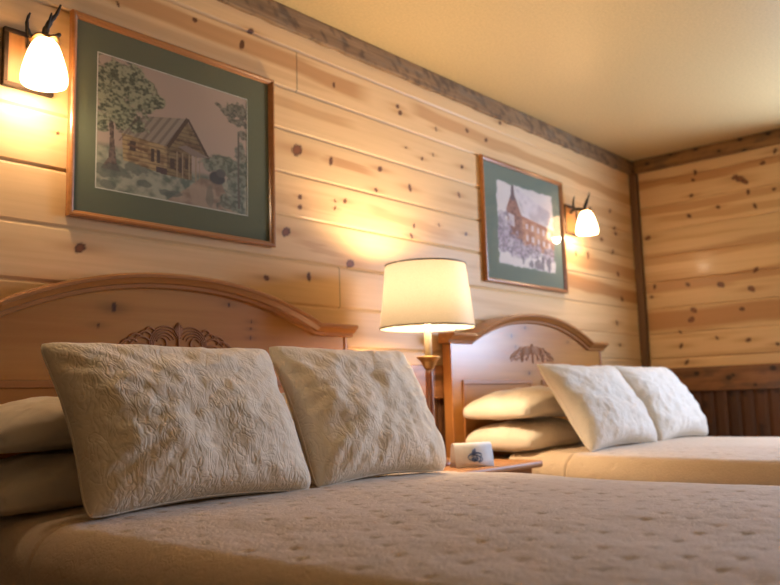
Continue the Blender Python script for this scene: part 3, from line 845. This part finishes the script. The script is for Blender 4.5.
def picture(cx, label, art, ax0, ax1, az0, az1, matm, deckle):
    r = thing('framed_picture', label, 'picture', (cx, 0, 1.735), 'framed pictures above the beds')
    W, H, w = .421, .3375, .022
    prof = [(-.004, 0), (-.022, 0), (-.026, .004), (-.026, .010), (-.020, .014), (-.018, .019), (-.012, .022), (-.004, .022)]
    bm = bmesh.new(); corners = [(-W, -H), (W, -H), (W, H), (-W, H)]; ins = [(1, 1), (-1, 1), (-1, -1), (1, -1)]
    rings = [[bm.verts.new((c[0]+i_[0]*p, y, c[1]+i_[1]*p)) for y, p in prof] for c, i_ in zip(corners, ins)]
    for k in range(4):
        a, b = rings[k], rings[(k+1) % 4]
        for j in range(len(prof)): bm.faces.new((a[j], b[j], b[(j+1) % len(prof)], a[(j+1) % len(prof)]))
    link('frame', bm_mesh(bm), M_frame, r, False)
    # mount board with its opening
    x0, x1, z0, z1 = ax0-cx, ax1-cx, az0-1.735, az1-1.735
    bm = bmesh.new(); Wi, Hi = W-.018, H-.018
    for lo, hi in (((-Wi, -.009, -Hi), (Wi, -.006, z0)), ((-Wi, -.009, z1), (Wi, -.006, Hi)), ((-Wi, -.009, z0), (x0, -.006, z1)), ((x1, -.009, z0), (Wi, -.006, z1))):
        add_box(bm, lo, hi)
    mt = link('mount', bm_mesh(bm), matm, r, False)
    bm = bmesh.new(); e = .0035
    for lo, hi in (((x0-e, -.0096, z0-e), (x1+e, -.0088, z0)), ((x0-e, -.0096, z1), (x1+e, -.0088, z1+e)), ((x0-e, -.0096, z0), (x0, -.0088, z1)), ((x1, -.0096, z0), (x1+e, -.0088, z1))):
        add_box(bm, lo, hi)
    if not deckle: link('mount_bevel', bm_mesh(bm), M_bevel, mt, False)
    else: bm.free()
    nx_ = int((x1-x0)/.0025); nz_ = int((z1-z0)/.0025)
    S, T = np.meshgrid(np.linspace(0, 1, nx_), np.linspace(1, 0, nz_))
    P = np.stack([x0-.004+S*(x1-x0+.008), np.full(S.shape, -.0078 if not deckle else -.0094), z0-.004+(1-T)*(z1-z0+.008)], -1)
    me = grid_mesh(P); c = art(S, T)
    if deckle:
        e = np.minimum(np.minimum(S, 1-S), np.minimum(T, 1-T))+(fbm(S*16, T*16, 60, 3)-.5)*.06
        k = (1-sstep(.005, .02, e))[..., None]; c = c*(1-k)+np.array((.155,.195,.15))/1.05*k
    set_col(me, np.clip(c*1.05, 0, 1))
    link('print', me, M_art, r, True)
    box('backing', (-Wi, -.005, -Hi), (Wi, -.001, Hi), M_bevel, r, 0)
    box('glass', (-Wi, -.0125, -Hi), (Wi, -.0105, Hi), M_glass, r, 0)
    return r
picture(1.637, 'large framed print of a log cabin under a tree, green mount, upper left', art_cabin, 1.314, 1.929, 1.507, 1.960, M_mat, False)
picture(3.905, 'framed print of a snowy red building, blue-green mount, above the farther bed', art_mill, 3.625, 4.215, 1.505, 1.964, M_mat2, True)

# ------------------------------------------------------------------ sconces
def sconce(x, label, proto=None):
    r = thing('wall_sconce', label, 'wall lamp', (x, 0, 1.856), 'antler wall sconces')
    bm = bmesh.new()
    add_box(bm, (-.072, -.012, -.085), (.072, 0, .085), .003)
    bp = link('back_plate', bm_mesh(bm), M_plate, r, False)
    bm = bmesh.new(); w = .014
    for lo, hi in (((-.078, -.018, .077), (.078, 0, .091)), ((-.078, -.018, -.091), (.078, 0, -.077)), ((-.078, -.018, -.077), (-.064, 0, .077)), ((.064, -.018, -.077), (.078, 0, .077))):
        add_box(bm, lo, hi, .002)
    link('plate_rim', bm_mesh(bm), M_bronze, bp, False)
    SY = -.115
    def ant(pts, r0, r1):
        n = len(pts); sm = []
        P = [Vector(p) for p in pts]
        for i in range(n-1):
            for q in range(4):
                p0 = P[max(i-1, 0)]; p1 = P[i]; p2 = P[i+1]; p3 = P[min(i+2, n-1)]; t = q/4
                sm.append(.5*((2*p1)+(-p0+p2)*t+(2*p0-5*p1+4*p2-p3)*t*t+(-p0+3*p1-3*p2+p3)*t**3))
        sm.append(P[-1]); bm = bmesh.new()
        add_tube(bm, sm, [(r0+(r1-r0)*i/(len(sm)-1))*(1+.12*math.sin(i*2.1)) for i in range(len(sm))], 8)
        return bm_mesh(bm)
    link('arm', ant([(0, -.01, .045), (-.005, -.04, .062), (.0, -.08, .058), (0, SY, .044)], .010, .009), M_antler, r)
    link('antler', ant([(-.004, -.04, .060), (-.022, -.045, .085), (-.026, -.05, .115), (-.020, -.055, .138)], .009, .003), M_antler, r)
    link('antler', ant([(0, SY+.01, .046), (.004, SY+.005, .075), (.016, SY, .105), (.030, SY-.005, .128), (.040, SY-.01, .160)], .012, .003), M_antler, r)
    link('antler', ant([(.004, SY+.005, .070), (.004, SY-.01, .09), (.010, SY-.016, .122)], .007, .0025), M_antler, r)
    link('antler', ant([(.002, SY, .046), (.022, SY-.01, .052), (.040, SY-.012, .066)], .010, .005), M_antler, r)
    bm = bmesh.new(); n = 40
    rg = []
    for rr_, z_, wv in ((.014, .047, 0), (.030, .046, .0), (.044, .038, .004), (.046, .035, .005), (.030, .041, .0), (.014, .042, 0)):
        rg.append([bm.verts.new((rr_*math.cos(2*PI*k/n)*(1+.06*math.cos(5*2*PI*k/n)*(wv > 0)), SY+rr_*math.sin(2*PI*k/n)*(1+.06*math.cos(5*2*PI*k/n)*(wv > 0)), z_+wv*math.cos(5*2*PI*k/n))) for k in range(n)])
    for i in range(len(rg)-1):
        for k in range(n): bm.faces.new((rg[i][k], rg[i][(k+1)%n], rg[i+1][(k+1)%n], rg[i+1][k]))
    link('collar', bm_mesh(bm), M_brass, r, True)
    prof = [(.016, .040), (.028, .036), (.038, .022), (.047, .000), (.056, -.028), (.063, -.056), (.066, -.076), (.066, -.092), (.063, -.100)]
    inn = [(a-.004, b) for a, b in prof[::-1]]
    lathe('glass_shade', prof+inn, M_sconce, r, 48, (0, SY), False)
    lathe('bulb', [(.010, .035), (.012, .015), (.022, -.01), (.026, -.035), (.020, -.055), (.004, -.065)], M_bulb, r, 20, (0, SY))
    return r
s1 = sconce(1.085, 'lit antler wall sconce with frosted glass shade, left of the cabin picture')
s2 = sconce(4.43, 'lit antler wall sconce with frosted glass shade, between snowy picture and corner')

# ------------------------------------------------------------------ lights
def point(name, loc, power, col, radius):
    l = bpy.data.lights.new(name, 'POINT'); l.energy = power; l.color = col; l.shadow_soft_size = radius
    o = bpy.data.objects.new(name, l); C.objects.link(o); o.location = loc; return o
WARM = (1.0, .755, .49)
point('lamp_light', (LX, LY, NT+.70), 21, WARM, .06)
for x in (1.085, 4.43):
    point('sconce_light', (x, -.115, 1.856-.098), 2.5, (1.0, .80, .56), .03)
l = bpy.data.lights.new('daylight', 'AREA'); l.shape = 'RECTANGLE'; l.size = WY1-WY0; l.size_y = WZ1-WZ0
l.energy = 88; l.color = (.58, .72, 1.0)
o = bpy.data.objects.new('daylight', l); C.objects.link(o); o.location = (XR+.13, ym, zm)
o.rotation_euler = Vector((-1, 0, 0)).to_track_quat('-Z', 'Z').to_euler()
w = bpy.data.worlds.new('sky'); bpy.context.scene.world = w; w.use_nodes = True
w.node_tree.nodes['Background'].inputs[0].default_value = (.6, .75, 1, 1); w.node_tree.nodes['Background'].inputs[1].default_value = 1.0

# ------------------------------------------------------------------ camera
def cam():
    yaw, pitch, roll, f = .852358, .130566, .0290627, 819.0
    fw = Vector((math.sin(yaw)*math.cos(pitch), math.cos(yaw)*math.cos(pitch), math.sin(pitch)))
    r = fw.cross(Vector((0, 0, 1))).normalized(); d = fw.cross(r)
    r2 = r*math.cos(roll)+d*math.sin(roll); d2 = -r*math.sin(roll)+d*math.cos(roll)
    c = bpy.data.cameras.new('camera'); o = bpy.data.objects.new('camera', c); C.objects.link(o)
    m = Matrix((r2, -d2, -fw)).transposed().to_4x4(); m.translation = (0, -2.4, .8)
    o.matrix_world = m
    c.sensor_width = 36; c.lens = f/780*36; c.clip_start = .02
    c.dof.use_dof = True; c.dof.focus_distance = 2.15; c.dof.aperture_fstop = 3.0
    bpy.context.scene.camera = o
cam()
vs = bpy.context.scene.view_settings
vs.view_transform = 'Standard'; vs.look = 'None'; vs.gamma = 1; vs.use_curve_mapping = False
vs.exposure = 0.92
cy = bpy.context.scene.cycles
cy.use_denoising = True
cy.max_bounces = 8; cy.diffuse_bounces = 4; cy.transparent_max_bounces = 12
cy.sample_clamp_indirect = 6; cy.caustics_reflective = False; cy.caustics_refractive = False
